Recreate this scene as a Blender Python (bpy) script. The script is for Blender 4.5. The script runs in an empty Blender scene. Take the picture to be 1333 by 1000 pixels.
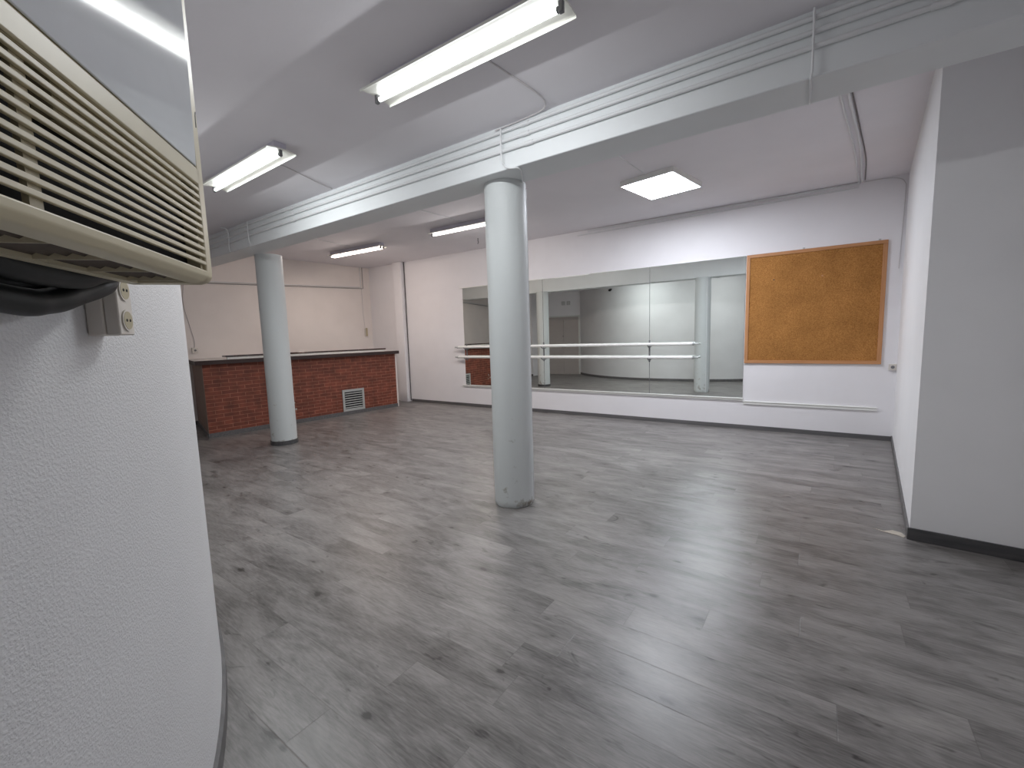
import bpy, bmesh, math, random
from mathutils import Vector, Matrix
random.seed(7)
C = bpy.context.scene.collection
sc = bpy.context.scene
PI = math.pi

# ------------------------------------------------------------------ helpers
def new_bm(): return bmesh.new()

def add_box(bm, c0, c1, mat=None):
    x0, y0, z0 = c0; x1, y1, z1 = c1
    vs = [bm.verts.new(p) for p in ((x0,y0,z0),(x1,y0,z0),(x1,y1,z0),(x0,y1,z0),(x0,y0,z1),(x1,y0,z1),(x1,y1,z1),(x0,y1,z1))]
    for f in ((0,3,2,1),(4,5,6,7),(0,1,5,4),(1,2,6,5),(2,3,7,6),(3,0,4,7)):
        bm.faces.new([vs[i] for i in f])
    if mat is not None: bmesh.ops.transform(bm, matrix=mat, verts=vs)
    return vs

def add_prism(bm, pts, z0, z1):
    n = len(pts)
    area = sum(pts[i][0]*pts[(i+1) % n][1]-pts[(i+1) % n][0]*pts[i][1] for i in range(n))
    if area < 0: pts = pts[::-1]
    a = [bm.verts.new((p[0], p[1], z0)) for p in pts]
    b = [bm.verts.new((p[0], p[1], z1)) for p in pts]
    bm.faces.new(a[::-1]); bm.faces.new(b)
    for i in range(n):
        j = (i+1) % n
        bm.faces.new((a[i], a[j], b[j], b[i]))

def add_profile_x(bm, prof, x0, x1):
    """closed (y,z) profile extruded along x"""
    a = [bm.verts.new((x0, y, z)) for y, z in prof]
    b = [bm.verts.new((x1, y, z)) for y, z in prof]
    n = len(prof)
    bm.faces.new(a); bm.faces.new(b[::-1])
    for i in range(n):
        j = (i+1) % n
        bm.faces.new((a[j], a[i], b[i], b[j]))

def add_tube(bm, pts, r, seg=10, cap=True):
    pts = [Vector(p) for p in pts]
    rings = []
    up = None
    for i, p in enumerate(pts):
        if i == 0: d = pts[1]-p
        elif i == len(pts)-1: d = p-pts[i-1]
        else: d = (pts[i+1]-p).normalized()+(p-pts[i-1]).normalized()
        d.normalize()
        if up is None:
            up = Vector((0,0,1)) if abs(d.z) < .9 else Vector((1,0,0))
        s = d.cross(up)
        if s.length < 1e-4: s = d.orthogonal()
        s.normalize(); up = s.cross(d).normalized()
        rr = r[i] if isinstance(r, (list, tuple)) else r
        rings.append([bm.verts.new(p+(s*math.cos(2*PI*k/seg)+up*math.sin(2*PI*k/seg))*rr) for k in range(seg)])
    for a, b in zip(rings, rings[1:]):
        for k in range(seg):
            bm.faces.new((a[k], a[(k+1) % seg], b[(k+1) % seg], b[k]))
    if cap:
        bm.faces.new(rings[0][::-1]); bm.faces.new(rings[-1])

def add_lathe(bm, prof, seg=48, c=(0,0)):
    """profile of (r,z) revolved about z"""
    rings = [[bm.verts.new((c[0]+r*math.cos(2*PI*k/seg), c[1]+r*math.sin(2*PI*k/seg), z)) for k in range(seg)] for r, z in prof]
    for a, b in zip(rings, rings[1:]):
        for k in range(seg):
            bm.faces.new((a[k], a[(k+1) % seg], b[(k+1) % seg], b[k]))
    bm.faces.new(rings[0][::-1]); bm.faces.new(rings[-1])

def smooth_path(pts, n=6):
    """Catmull-Rom through the points"""
    P = [Vector(p) for p in pts]
    P = [P[0]*2-P[1]]+P+[P[-1]*2-P[-2]]
    out = []
    for i in range(1, len(P)-2):
        for k in range(n):
            t = k/n
            a, b, c, d = P[i-1], P[i], P[i+1], P[i+2]
            out.append(.5*((2*b)+(c-a)*t+(2*a-5*b+4*c-d)*t*t+(3*b-a-3*c+d)*t**3))
    out.append(P[-2])
    return out

def obj(name, bm, mat, parent=None, bevel=0, smooth=False, seg=2):
    me = bpy.data.meshes.new(name)
    bmesh.ops.recalc_face_normals(bm, faces=bm.faces)
    bm.to_mesh(me); bm.free()
    o = bpy.data.objects.new(name, me); C.objects.link(o)
    me.materials.append(mat)
    if parent: o.parent = parent
    if smooth:
        for p in me.polygons: p.use_smooth = True
        m = me
        try: me.set_sharp_from_angle(angle=math.radians(40))
        except Exception: pass
    if bevel:
        b = o.modifiers.new('bevel', 'BEVEL'); b.width = bevel; b.segments = seg; b.limit_method = 'ANGLE'
        for p in me.polygons: p.use_smooth = True
        try: me.set_sharp_from_angle(angle=math.radians(80))
        except Exception: pass
        w = o.modifiers.new('wn', 'WEIGHTED_NORMAL'); w.keep_sharp = True
    return o

def tag(o, label, cat, group=None):
    o['label'] = label; o['category'] = cat
    if group: o['group'] = group
    return o

def thing(name, label, cat, loc=(0,0,0), rz=0, group=None):
    o = bpy.data.objects.new(name, None); C.objects.link(o)
    o.location = loc; o.rotation_euler = (0,0,rz); o.empty_display_size = .1
    return tag(o, label, cat, group)

def struct(name, bm, m, **k):
    o = obj(name, bm, m, **k); o['kind'] = 'structure'; return o

# ------------------------------------------------------------------ materials
def s2l(c):
    return tuple(((v/255)/12.92 if v/255 <= .04045 else ((v/255+.055)/1.055)**2.4) for v in c)

def nm(name):
    m = bpy.data.materials.new(name); m.use_nodes = True
    nt = m.node_tree; b = nt.nodes['Principled BSDF']
    return m, nt, b

def N(nt, t, **k):
    n = nt.nodes.new(t)
    for a, v in k.items(): setattr(n, a, v)
    return n

def paint(name, col, rough=.6, bump=.12, bscale=60, mottle=.04, mscale=3., spec=.3, dist=.004):
    m, nt, b = nm(name); L = nt.links.new
    tc = N(nt, 'ShaderNodeTexCoord')
    n1 = N(nt, 'ShaderNodeTexNoise'); n1.inputs['Scale'].default_value = mscale; n1.inputs['Detail'].default_value = 5
    L(tc.outputs['Object'], n1.inputs['Vector'])
    mx = N(nt, 'ShaderNodeMix', data_type='RGBA')
    c = s2l(col); d = [v*(1-mottle*2) for v in c]
    mx.inputs[6].default_value = (*[min(1, v*(1+mottle*.6)) for v in c], 1); mx.inputs[7].default_value = (*d, 1)
    L(n1.outputs['Fac'], mx.inputs[0]); L(mx.outputs[2], b.inputs['Base Color'])
    b.inputs['Roughness'].default_value = rough; b.inputs['Specular IOR Level'].default_value = spec
    if bump:
        n2 = N(nt, 'ShaderNodeTexNoise'); n2.inputs['Scale'].default_value = bscale; n2.inputs['Detail'].default_value = 3
        L(tc.outputs['Object'], n2.inputs['Vector'])
        bp = N(nt, 'ShaderNodeBump'); bp.inputs['Strength'].default_value = bump; bp.inputs['Distance'].default_value = dist
        L(n2.outputs['Fac'], bp.inputs['Height']); L(bp.outputs['Normal'], b.inputs['Normal'])
    return m

def plain(name, col, rough=.5, metal=0, spec=.5, coat=0):
    m = paint(name, col, rough, 0, 1, .02, 20, spec)
    b = m.node_tree.nodes['Principled BSDF']; b.inputs['Metallic'].default_value = metal
    b.inputs['Coat Weight'].default_value = coat
    return m

def emit(name, col, strength):
    m, nt, b = nm(name)
    b.inputs['Base Color'].default_value = (.8,.8,.8,1)
    b.inputs['Emission Color'].default_value = (*col, 1); b.inputs['Emission Strength'].default_value = strength
    return m

def gotele(name, col):
    """sprayed drip-textured white paint with a few scuffs"""
    m, nt, b = nm(name); L = nt.links.new
    tc = N(nt, 'ShaderNodeTexCoord')
    mp = N(nt, 'ShaderNodeMapping'); mp.inputs['Scale'].default_value = (1, 1, 1.15); L(tc.outputs['Object'], mp.inputs['Vector'])
    n1 = N(nt, 'ShaderNodeTexNoise'); n1.inputs['Scale'].default_value = 150; n1.inputs['Detail'].default_value = 2.5; n1.inputs['Roughness'].default_value = .5
    n2 = N(nt, 'ShaderNodeTexNoise'); n2.inputs['Scale'].default_value = 2.2; n2.inputs['Detail'].default_value = 4
    L(mp.outputs[0], n1.inputs['Vector']); L(mp.outputs[0], n2.inputs['Vector'])
    cr = N(nt, 'ShaderNodeValToRGB'); cr.color_ramp.elements[0].position = .42; cr.color_ramp.elements[1].position = .62
    L(n1.outputs['Fac'], cr.inputs[0])
    bp = N(nt, 'ShaderNodeBump'); bp.inputs['Strength'].default_value = .35; bp.inputs['Distance'].default_value = .0022
    L(cr.outputs[0], bp.inputs['Height']); L(bp.outputs['Normal'], b.inputs['Normal'])
    mx = N(nt, 'ShaderNodeMix', data_type='RGBA'); c = s2l(col)
    mx.inputs[6].default_value = (*c, 1); mx.inputs[7].default_value = (*[v*.86 for v in c], 1)
    L(n2.outputs['Fac'], mx.inputs[0]); L(mx.outputs[2], b.inputs['Base Color'])
    b.inputs['Roughness'].default_value = .5; b.inputs['Specular IOR Level'].default_value = .35
    return m

def column_mat():
    m, nt, b = nm('column_paint'); L = nt.links.new
    tc = N(nt, 'ShaderNodeTexCoord'); sp = N(nt, 'ShaderNodeSeparateXYZ'); L(tc.outputs['Object'], sp.inputs[0])
    n1 = N(nt, 'ShaderNodeTexNoise'); n1.inputs['Scale'].default_value = 9; n1.inputs['Detail'].default_value = 8; n1.inputs['Roughness'].default_value = .65
    L(tc.outputs['Object'], n1.inputs['Vector'])
    # scuff stains: more of them on the lower half, where people brush past
    mr = N(nt, 'ShaderNodeMapRange'); mr.inputs[1].default_value = 0; mr.inputs[2].default_value = 1.9; mr.inputs[3].default_value = .56; mr.inputs[4].default_value = .80
    L(sp.outputs[2], mr.inputs[0])
    gt = N(nt, 'ShaderNodeMath', operation='SUBTRACT'); L(n1.outputs['Fac'], gt.inputs[0]); L(mr.outputs[0], gt.inputs[1])
    mu = N(nt, 'ShaderNodeMath', operation='MULTIPLY', use_clamp=True); mu.inputs[1].default_value = 9; L(gt.outputs[0], mu.inputs[0])
    mx = N(nt, 'ShaderNodeMix', data_type='RGBA')
    mx.inputs[6].default_value = (*s2l((200,204,204)), 1); mx.inputs[7].default_value = (*s2l((146,142,132)), 1)
    L(mu.outputs[0], mx.inputs[0]); L(mx.outputs[2], b.inputs['Base Color'])
    n2 = N(nt, 'ShaderNodeTexNoise'); n2.inputs['Scale'].default_value = 90; n2.inputs['Detail'].default_value = 3
    L(tc.outputs['Object'], n2.inputs['Vector'])
    bp = N(nt, 'ShaderNodeBump'); bp.inputs['Strength'].default_value = .45; bp.inputs['Distance'].default_value = .003
    L(n2.outputs['Fac'], bp.inputs['Height']); L(bp.outputs['Normal'], b.inputs['Normal'])
    b.inputs['Roughness'].default_value = .5
    return m

def floor_mat():
    m, nt, b = nm('grey_oak_laminate'); L = nt.links.new
    tc = N(nt, 'ShaderNodeTexCoord')
    mp = N(nt, 'ShaderNodeMapping'); mp.inputs['Rotation'].default_value = (0,0,.02); mp.inputs['Location'].default_value = (.3,.07,0)
    L(tc.outputs['Object'], mp.inputs['Vector'])
    PW, PL = .19, 1.29
    sp = N(nt, 'ShaderNodeSeparateXYZ'); L(mp.outputs[0], sp.inputs[0])
    def M(op, a, bv=None, clamp=False):
        n = N(nt, 'ShaderNodeMath', operation=op, use_clamp=clamp)
        for i, v in enumerate((a, bv)):
            if v is None: continue
            if isinstance(v, (int, float)): n.inputs[i].default_value = v
            else: L(v, n.inputs[i])
        return n.outputs[0]
    row = M('FLOOR', M('DIVIDE', sp.outputs[1], PW))
    wn = N(nt, 'ShaderNodeTexWhiteNoise', noise_dimensions='1D'); L(row, wn.inputs['W'])
    xs = M('ADD', M('DIVIDE', sp.outputs[0], PL), wn.outputs['Value'])
    colm = M('FLOOR', xs)
    cb = N(nt, 'ShaderNodeCombineXYZ'); L(row, cb.inputs[0]); L(colm, cb.inputs[1])
    w2 = N(nt, 'ShaderNodeTexWhiteNoise', noise_dimensions='2D'); L(cb.outputs[0], w2.inputs['Vector'])
    rnd = w2.outputs['Value']
    # grain coordinates, shifted per plank
    gz = M('MULTIPLY', rnd, 37.)
    cg = N(nt, 'ShaderNodeCombineXYZ'); L(sp.outputs[0], cg.inputs[0]); L(M('ADD', sp.outputs[1], gz), cg.inputs[1]); L(gz, cg.inputs[2])
    m1 = N(nt, 'ShaderNodeMapping'); m1.inputs['Scale'].default_value = (1.5, 4.6, 1); L(cg.outputs[0], m1.inputs['Vector'])
    n1 = N(nt, 'ShaderNodeTexNoise'); n1.inputs['Scale'].default_value = 1.25; n1.inputs['Detail'].default_value = 7; n1.inputs['Roughness'].default_value = .58; n1.inputs['Distortion'].default_value = .9
    L(m1.outputs[0], n1.inputs['Vector'])
    m2 = N(nt, 'ShaderNodeMapping'); m2.inputs['Scale'].default_value = (9, 75, 1); L(cg.outputs[0], m2.inputs['Vector'])
    n2 = N(nt, 'ShaderNodeTexNoise'); n2.inputs['Scale'].default_value = 1.5; n2.inputs['Detail'].default_value = 6; n2.inputs['Distortion'].default_value = .6
    L(m2.outputs[0], n2.inputs['Vector'])
    # knots
    m3 = N(nt, 'ShaderNodeMapping'); m3.inputs['Scale'].default_value = (1.9, 3.6, 1); L(cg.outputs[0], m3.inputs['Vector'])
    nd = N(nt, 'ShaderNodeTexNoise'); nd.inputs['Scale'].default_value = 3; nd.inputs['Detail'].default_value = 3; L(m3.outputs[0], nd.inputs['Vector'])
    ad = N(nt, 'ShaderNodeMix', data_type='VECTOR'); ad.inputs[0].default_value = .16; L(m3.outputs[0], ad.inputs[4]); L(nd.outputs['Color'], ad.inputs[5])
    vo = N(nt, 'ShaderNodeTexVoronoi'); vo.inputs['Scale'].default_value = 1.9; L(ad.outputs[1], vo.inputs['Vector'])
    kn = N(nt, 'ShaderNodeMapRange'); kn.inputs[1].default_value = .02; kn.inputs[2].default_value = .42; kn.inputs[3].default_value = 1; kn.inputs[4].default_value = 0
    L(vo.outputs['Distance'], kn.inputs[0])
    sel = M('GREATER_THAN', N(nt, 'ShaderNodeSeparateColor').outputs[0], .5)
    sc_ = sel.node.inputs[0].links[0].from_node; L(vo.outputs['Color'], sc_.inputs[0]); sel.node.inputs[1].default_value = .42
    k2 = N(nt, 'ShaderNodeMapRange'); k2.inputs[1].default_value = .035; k2.inputs[2].default_value = .10; k2.inputs[3].default_value = 1; k2.inputs[4].default_value = 0
    L(vo.outputs['Distance'], k2.inputs[0])
    knot = M('MULTIPLY', M('ADD', M('MULTIPLY', M('POWER', kn.outputs[0], 2.2), .5), M('MULTIPLY', k2.outputs[0], .65)), sel)
    # short dark checks across and along the grain
    m4 = N(nt, 'ShaderNodeMapping'); m4.inputs['Scale'].default_value = (5., 11., 1); L(cg.outputs[0], m4.inputs['Vector'])
    n4 = N(nt, 'ShaderNodeTexNoise'); n4.inputs['Scale'].default_value = 1.1; n4.inputs['Detail'].default_value = 2; n4.inputs['Distortion'].default_value = 1.2; L(m4.outputs[0], n4.inputs['Vector'])
    ck = N(nt, 'ShaderNodeMapRange'); ck.inputs[1].default_value = .66; ck.inputs[2].default_value = .74; L(n4.outputs['Fac'], ck.inputs[0])
    knot = M('ADD', knot, M('MULTIPLY', ck.outputs[0], .5))
    # tone
    t = M('ADD', M('MULTIPLY', M('SUBTRACT', n1.outputs['Fac'], .5), 1.35), M('MULTIPLY', M('SUBTRACT', n2.outputs['Fac'], .5), .8))
    t = M('ADD', M('ADD', t, M('MULTIPLY', M('SUBTRACT', rnd, .5), .14)), .52)
    t = M('SUBTRACT', t, M('MULTIPLY', knot, .55), True)
    cr = N(nt, 'ShaderNodeValToRGB'); e = cr.color_ramp.elements
    e[0].position = 0; e[0].color = (*s2l((54,51,49)), 1); e[1].position = 1; e[1].color = (*s2l((152,148,145)), 1)
    k = e.new(.3); k.color = (*s2l((97,94,92)), 1); k = e.new(.58); k.color = (*s2l((124,121,119)), 1)
    L(t, cr.inputs[0])
    # joints
    fy = M('FRACT', M('DIVIDE', sp.outputs[1], PW)); fx = M('FRACT', xs)
    ey = M('MULTIPLY', M('MINIMUM', fy, M('SUBTRACT', 1, fy)), PW); ex = M('MULTIPLY', M('MINIMUM', fx, M('SUBTRACT', 1, fx)), PL)
    ed = M('MINIMUM', ey, ex)
    j = N(nt, 'ShaderNodeMapRange'); j.inputs[1].default_value = .0004; j.inputs[2].default_value = .0025; j.inputs[3].default_value = 1; j.inputs[4].default_value = 0
    L(ed, j.inputs[0])
    mx = N(nt, 'ShaderNodeMix', data_type='RGBA'); mx.inputs[7].default_value = (*s2l((84,80,78)), 1)
    L(M('MULTIPLY', j.outputs[0], .45), mx.inputs[0]); L(cr.outputs[0], mx.inputs[6]); L(mx.outputs[2], b.inputs['Base Color'])
    rr = N(nt, 'ShaderNodeMapRange'); rr.inputs[3].default_value = .30; rr.inputs[4].default_value = .42; L(n2.outputs['Fac'], rr.inputs[0]); L(rr.outputs[0], b.inputs['Roughness'])
    hh = M('SUBTRACT', M('MULTIPLY', n2.outputs['Fac'], .35), j.outputs[0])
    bp = N(nt, 'ShaderNodeBump'); bp.inputs['Strength'].default_value = .25; bp.inputs['Distance'].default_value = .0015
    L(hh, bp.inputs['Height']); L(bp.outputs['Normal'], b.inputs['Normal'])
    b.inputs['Specular IOR Level'].default_value = .5
    return m

def brick_mat(horizontal_axis='Y'):
    m, nt, b = nm('thin_red_brick'); L = nt.links.new
    tc = N(nt, 'ShaderNodeTexCoord'); sp = N(nt, 'ShaderNodeSeparateXYZ'); L(tc.outputs['Object'], sp.inputs[0])
    ge = N(nt, 'ShaderNodeNewGeometry'); sn = N(nt, 'ShaderNodeSeparateXYZ')
    vt = N(nt, 'ShaderNodeVectorTransform', vector_type='NORMAL', convert_from='WORLD', convert_to='OBJECT')
    L(ge.outputs['True Normal'], vt.inputs[0]); L(vt.outputs[0], sn.inputs[0])
    ab = N(nt, 'ShaderNodeMath', operation='ABSOLUTE'); L(sn.outputs[1], ab.inputs[0])
    gt = N(nt, 'ShaderNodeMath', operation='GREATER_THAN'); gt.inputs[1].default_value = .7; L(ab.outputs[0], gt.inputs[0])
    mf = N(nt, 'ShaderNodeMix', data_type='FLOAT'); L(gt.outputs[0], mf.inputs[0]); L(sp.outputs[1], mf.inputs[2]); L(sp.outputs[0], mf.inputs[3])
    cb = N(nt, 'ShaderNodeCombineXYZ'); L(mf.outputs[0], cb.inputs[0]); L(sp.outputs[2], cb.inputs[1])
    br = N(nt, 'ShaderNodeTexBrick'); L(cb.outputs[0], br.inputs['Vector'])
    br.inputs['Scale'].default_value = 1; br.inputs['Brick Width'].default_value = .235; br.inputs['Row Height'].default_value = .063
    br.inputs['Mortar Size'].default_value = .0045; br.inputs['Mortar Smooth'].default_value = .4; br.inputs['Bias'].default_value = -.1
    br.inputs['Color1'].default_value = (*s2l((132,70,52)), 1); br.inputs['Color2'].default_value = (*s2l((112,58,44)), 1); br.inputs['Mortar'].default_value = (*s2l((172,120,98)), 1)
    nz = N(nt, 'ShaderNodeTexNoise'); nz.inputs['Scale'].default_value = 7; nz.inputs['Detail'].default_value = 7; L(cb.outputs[0], nz.inputs['Vector'])
    mx = N(nt, 'ShaderNodeMix', data_type='RGBA', blend_type='MULTIPLY'); mx.inputs[0].default_value = .8
    cr = N(nt, 'ShaderNodeValToRGB'); cr.color_ramp.elements[0].color = (.55,.52,.5,1); cr.color_ramp.elements[1].color = (1.25,1.2,1.15,1); cr.color_ramp.elements[0].position = .3; cr.color_ramp.elements[1].position = .7
    L(nz.outputs['Fac'], cr.inputs[0]); L(br.outputs['Color'], mx.inputs[6]); L(cr.outputs[0], mx.inputs[7]); L(mx.outputs[2], b.inputs['Base Color'])
    bp = N(nt, 'ShaderNodeBump'); bp.inputs['Strength'].default_value = .6; bp.inputs['Distance'].default_value = .006
    iv = N(nt, 'ShaderNodeMath', operation='SUBTRACT'); iv.inputs[0].default_value = 1; L(br.outputs['Fac'], iv.inputs[1])
    L(iv.outputs[0], bp.inputs['Height']); L(bp.outputs['Normal'], b.inputs['Normal'])
    b.inputs['Roughness'].default_value = .65
    return m

def cork_mat():
    m, nt, b = nm('brown_cork'); L = nt.links.new
    tc = N(nt, 'ShaderNodeTexCoord')
    n1 = N(nt, 'ShaderNodeTexNoise'); n1.inputs['Scale'].default_value = 95; n1.inputs['Detail'].default_value = 5; L(tc.outputs['Object'], n1.inputs['Vector'])
    n2 = N(nt, 'ShaderNodeTexNoise'); n2.inputs['Scale'].default_value = 3; n2.inputs['Detail'].default_value = 5; L(tc.outputs['Object'], n2.inputs['Vector'])
    cr = N(nt, 'ShaderNodeValToRGB'); e = cr.color_ramp.elements
    e[0].position = .32; e[0].color = (*s2l((146,98,50)), 1); e[1].position = .72; e[1].color = (*s2l((192,138,80)), 1)
    L(n1.outputs['Fac'], cr.inputs[0])
    mx = N(nt, 'ShaderNodeMix', data_type='RGBA', blend_type='MULTIPLY'); mx.inputs[0].default_value = 1
    c2 = N(nt, 'ShaderNodeValToRGB'); c2.color_ramp.elements[0].color = (.78,.77,.74,1); c2.color_ramp.elements[0].position = .3; c2.color_ramp.elements[1].position = .7; c2.color_ramp.elements[1].color = (1.04,1.04,1.04,1)
    L(n2.outputs['Fac'], c2.inputs[0]); L(cr.outputs[0], mx.inputs[6]); L(c2.outputs[0], mx.inputs[7]); L(mx.outputs[2], b.inputs['Base Color'])
    b.inputs['Roughness'].default_value = .85; b.inputs['Specular IOR Level'].default_value = .15
    return m

def wood(name, c1, c2, rough=.4, axis=0, coat=0):
    m, nt, b = nm(name); L = nt.links.new
    tc = N(nt, 'ShaderNodeTexCoord'); mp = N(nt, 'ShaderNodeMapping')
    s = [26, 26, 26]; s[axis] = 1.5; mp.inputs['Scale'].default_value = s
    n1 = N(nt, 'ShaderNodeTexNoise'); n1.inputs['Scale'].default_value = 1.4; n1.inputs['Detail'].default_value = 5
    L(tc.outputs['Object'], mp.inputs['Vector']); L(mp.outputs[0], n1.inputs['Vector'])
    cr = N(nt, 'ShaderNodeValToRGB'); cr.color_ramp.elements[0].position = .3; cr.color_ramp.elements[1].position = .7
    cr.color_ramp.elements[0].color = (*s2l(c1), 1); cr.color_ramp.elements[1].color = (*s2l(c2), 1)
    L(n1.outputs['Fac'], cr.inputs[0]); L(cr.outputs[0], b.inputs['Base Color']); b.inputs['Roughness'].default_value = rough
    b.inputs['Coat Weight'].default_value = coat
    return m

M_wall = paint('white_wall_paint', (234,232,234), .6, .15, 45, .03)
M_wallL = paint('cream_wall_paint', (230,223,218), .6, .15, 45, .04)
M_pier = paint('pier_paint', (234,234,235), .6, .15, 45, .03)
M_ceil = paint('ceiling_paint', (234,231,235), .7, .12, 30, .05, 1.5)
M_beam = paint('beam_paint', (226,229,230), .55, .08, 30, .03)
M_got = gotele('gotele_paint', (224,224,225))
M_col = column_mat()
M_floor = floor_mat()
M_base = wood('grey_skirting', (86,85,86), (108,106,106), .5)
M_basedark = wood('dark_grey_skirting', (66,66,68), (84,83,84), .45)
M_conduit = plain('painted_conduit', (222,223,224), .45)
M_conduitg = plain('grey_conduit', (150,148,148), .5)
M_wire = plain('painted_wire', (204,200,200), .6)
M_wired = plain('grey_cable', (118,112,112), .6)
M_dkwire = plain('dark_cable', (54,50,50), .6)
M_refl = plain('white_enamel', (236,236,228), .3)
M_house = plain('lamp_housing', (196,192,204), .5)
M_capm = plain('grey_lampholder', (120,120,122), .5)
M_white = plain('white_gloss_paint', (232,232,228), .35)
M_brick = brick_mat()
M_dkwood = wood('dark_brown_wood', (46,28,26), (66,42,38), .12, 1, .8)
M_cork = cork_mat()
M_nosing = wood('dark_nosing_wood', (40,24,22), (56,35,31), .55, 1)
M_endr = paint('brown_grey_render', (158,138,128), .8, .4, 40, .15, 8)
M_top = plain('pale_laminate_top', (196,192,188), .25)
M_oak = wood('orange_wood_frame', (172,120,78), (196,142,96), .45)
M_metal = plain('grey_metal', (186,188,186), .4, .3)
M_dark = plain('black_inside', (22,22,22), .8)
M_plastic = plain('cream_plastic', (214,208,200), .4)
M_ac = plain('beige_abs_plastic', (206,196,166), .4)
M_acd = plain('tan_abs_plastic', (176,166,138), .5)
M_acpanel = plain('glossy_white_panel', (216,219,222), .06, 0, .5, 0)
M_acbrown = paint('dusty_brown_plastic', (104,92,80), .6, .1, 60, .3, 12)
M_black = plain('black_rubber', (20,24,26), .5)
M_door = paint('grey_closet_door', (172,164,160), .5, .0, 40, .05)
M_doorframe = plain('white_door_frame', (206,208,204), .5)
M_plaster = paint('raw_plaster', (196,188,176), .9, .6, 60, .12, 30)
M_red = plain('dull_red_plastic', (120,50,44), .5)
def mirror_mat():
    m, nt, b = nm('mirror_glass'); L = nt.links.new
    tc = N(nt, 'ShaderNodeTexCoord'); n1 = N(nt, 'ShaderNodeTexNoise'); n1.inputs['Scale'].default_value = 2.5; n1.inputs['Detail'].default_value = 4
    L(tc.outputs['Object'], n1.inputs['Vector'])
    cr = N(nt, 'ShaderNodeValToRGB'); cr.color_ramp.elements[0].color = (.90,.95,.92,1); cr.color_ramp.elements[1].color = (.94,.98,.95,1)
    L(n1.outputs['Fac'], cr.inputs[0]); L(cr.outputs[0], b.inputs['Base Color'])
    b.inputs['Metallic'].default_value = 1; b.inputs['Roughness'].default_value = .012
    return m
M_mirror = mirror_mat()
M_tube = emit('fluorescent_tube_glow', (.95,.98,1.0), 1.4)
M_tubeL2 = emit('fluorescent_tube_glow_cool', (.95,.99,1.0), 1.4)
M_tubeW = emit('fluorescent_tube_glow_warm', (1.0,.86,.78), 1.8)
M_tube4 = emit('fluorescent_tube_glow_pale', (1.0,.94,.92), 1.8)
M_led = emit('led_diffuser_glow', (.88,.92,1.0), 11.5)

# ------------------------------------------------------------------ room data
HN, HF = 3.09, 3.328            # ceiling heights on the near and far side of the beam
D = 7.3385                      # mirror wall
ZB = 2.7715                     # underside of the beam
bl = lambda y: -9.6388+(y-3.8727)*.08933          # left wall x
PA, PB, PC = (bl(D), D), (.9276, D), (.6267, 3.970)
PD = (1.165, 3.922)
PE, PF = (1.165, -1.6), (-.42, -1.6)
curve_ctrl = [(-.42,-1.6),(-.36,-1.0),(-.50,-.55),(-.76,-.16),(-1.12,.165),(-1.6,.492),(-2.1,.727),(-2.6,.883),(-3.2,.985),(-4.0,1.03),(-4.8,.95),(-5.6,.72),(-6.26,.36),(-6.8,-.08),(-7.15,-.45)]
curve = [(v.x, v.y) for v in smooth_path([(x, y, 0) for x, y in curve_ctrl], 6)]
PG, PH, PI_, PJ = (-7.15,-.45), (-8.5,-.06), (-8.56,.72), (bl(.86), .86)
def fy(x): return 2.9383+(x+5.7615)*(2.8454-2.9383)/(1.2581+5.7615)      # beam front face
def by(x): return fy(x)+.318

def offs(a, b, t):
    d = Vector((b[0]-a[0], b[1]-a[1])); d.normalize(); n = Vector((-d.y, d.x))*t
    return n
def slab(bm, a, b, t, z0, z1, ea=0, eb=0):
    """wall slab with inner face a-b and thickness t to the left of a->b (negative: right)"""
    A = Vector(a); B = Vector(b); d = (B-A).normalized(); A = A-d*ea; B = B+d*eb
    n = Vector((-d.y, d.x))*t
    add_prism(bm, [tuple(A), tuple(B), tuple(B+n), tuple(A+n)], z0, z1)

# floor
bm = new_bm(); add_prism(bm, [(-10.3,-2.0),(1.6,-2.0),(1.6,7.6),(-10.3,7.6)], -.1, 0); struct('floor', bm, M_floor)
# ceilings
bm = new_bm(); add_prism(bm, [(-10.3,fy(-10.3)+.1),(1.6,fy(1.6)+.1),(1.6,7.6),(-10.3,7.6)], HF, HF+.12); struct('ceiling', bm, M_ceil)
bm = new_bm(); add_prism(bm, [(-10.3,-2.0),(1.6,-2.0),(1.6,fy(1.6)+.1),(-10.3,fy(-10.3)+.1)], HN, HN+.36); struct('ceiling', bm, M_ceil)
# walls
bm = new_bm(); slab(bm, PA, PB, .2, 0, HF, .2, .2); struct('wall_back', bm, M_wall)
bm = new_bm(); slab(bm, PJ, PA, .2, 0, HF, 0, 0); struct('wall_left', bm, M_wallL)
bm = new_bm(); add_prism(bm, [PB, PC, PD, (1.5, 3.9), (1.5, D)], 0, HF); struct('wall_right', bm, M_pier)
bm = new_bm(); slab(bm, (PD[0], PD[1]-.003), PE, .2, 0, HN, 0, .2); struct('wall_right_near', bm, M_wall)
bm = new_bm(); slab(bm, PE, PF, .2, 0, HN, 0, .2); struct('wall_rear', bm, M_wall)
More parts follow.
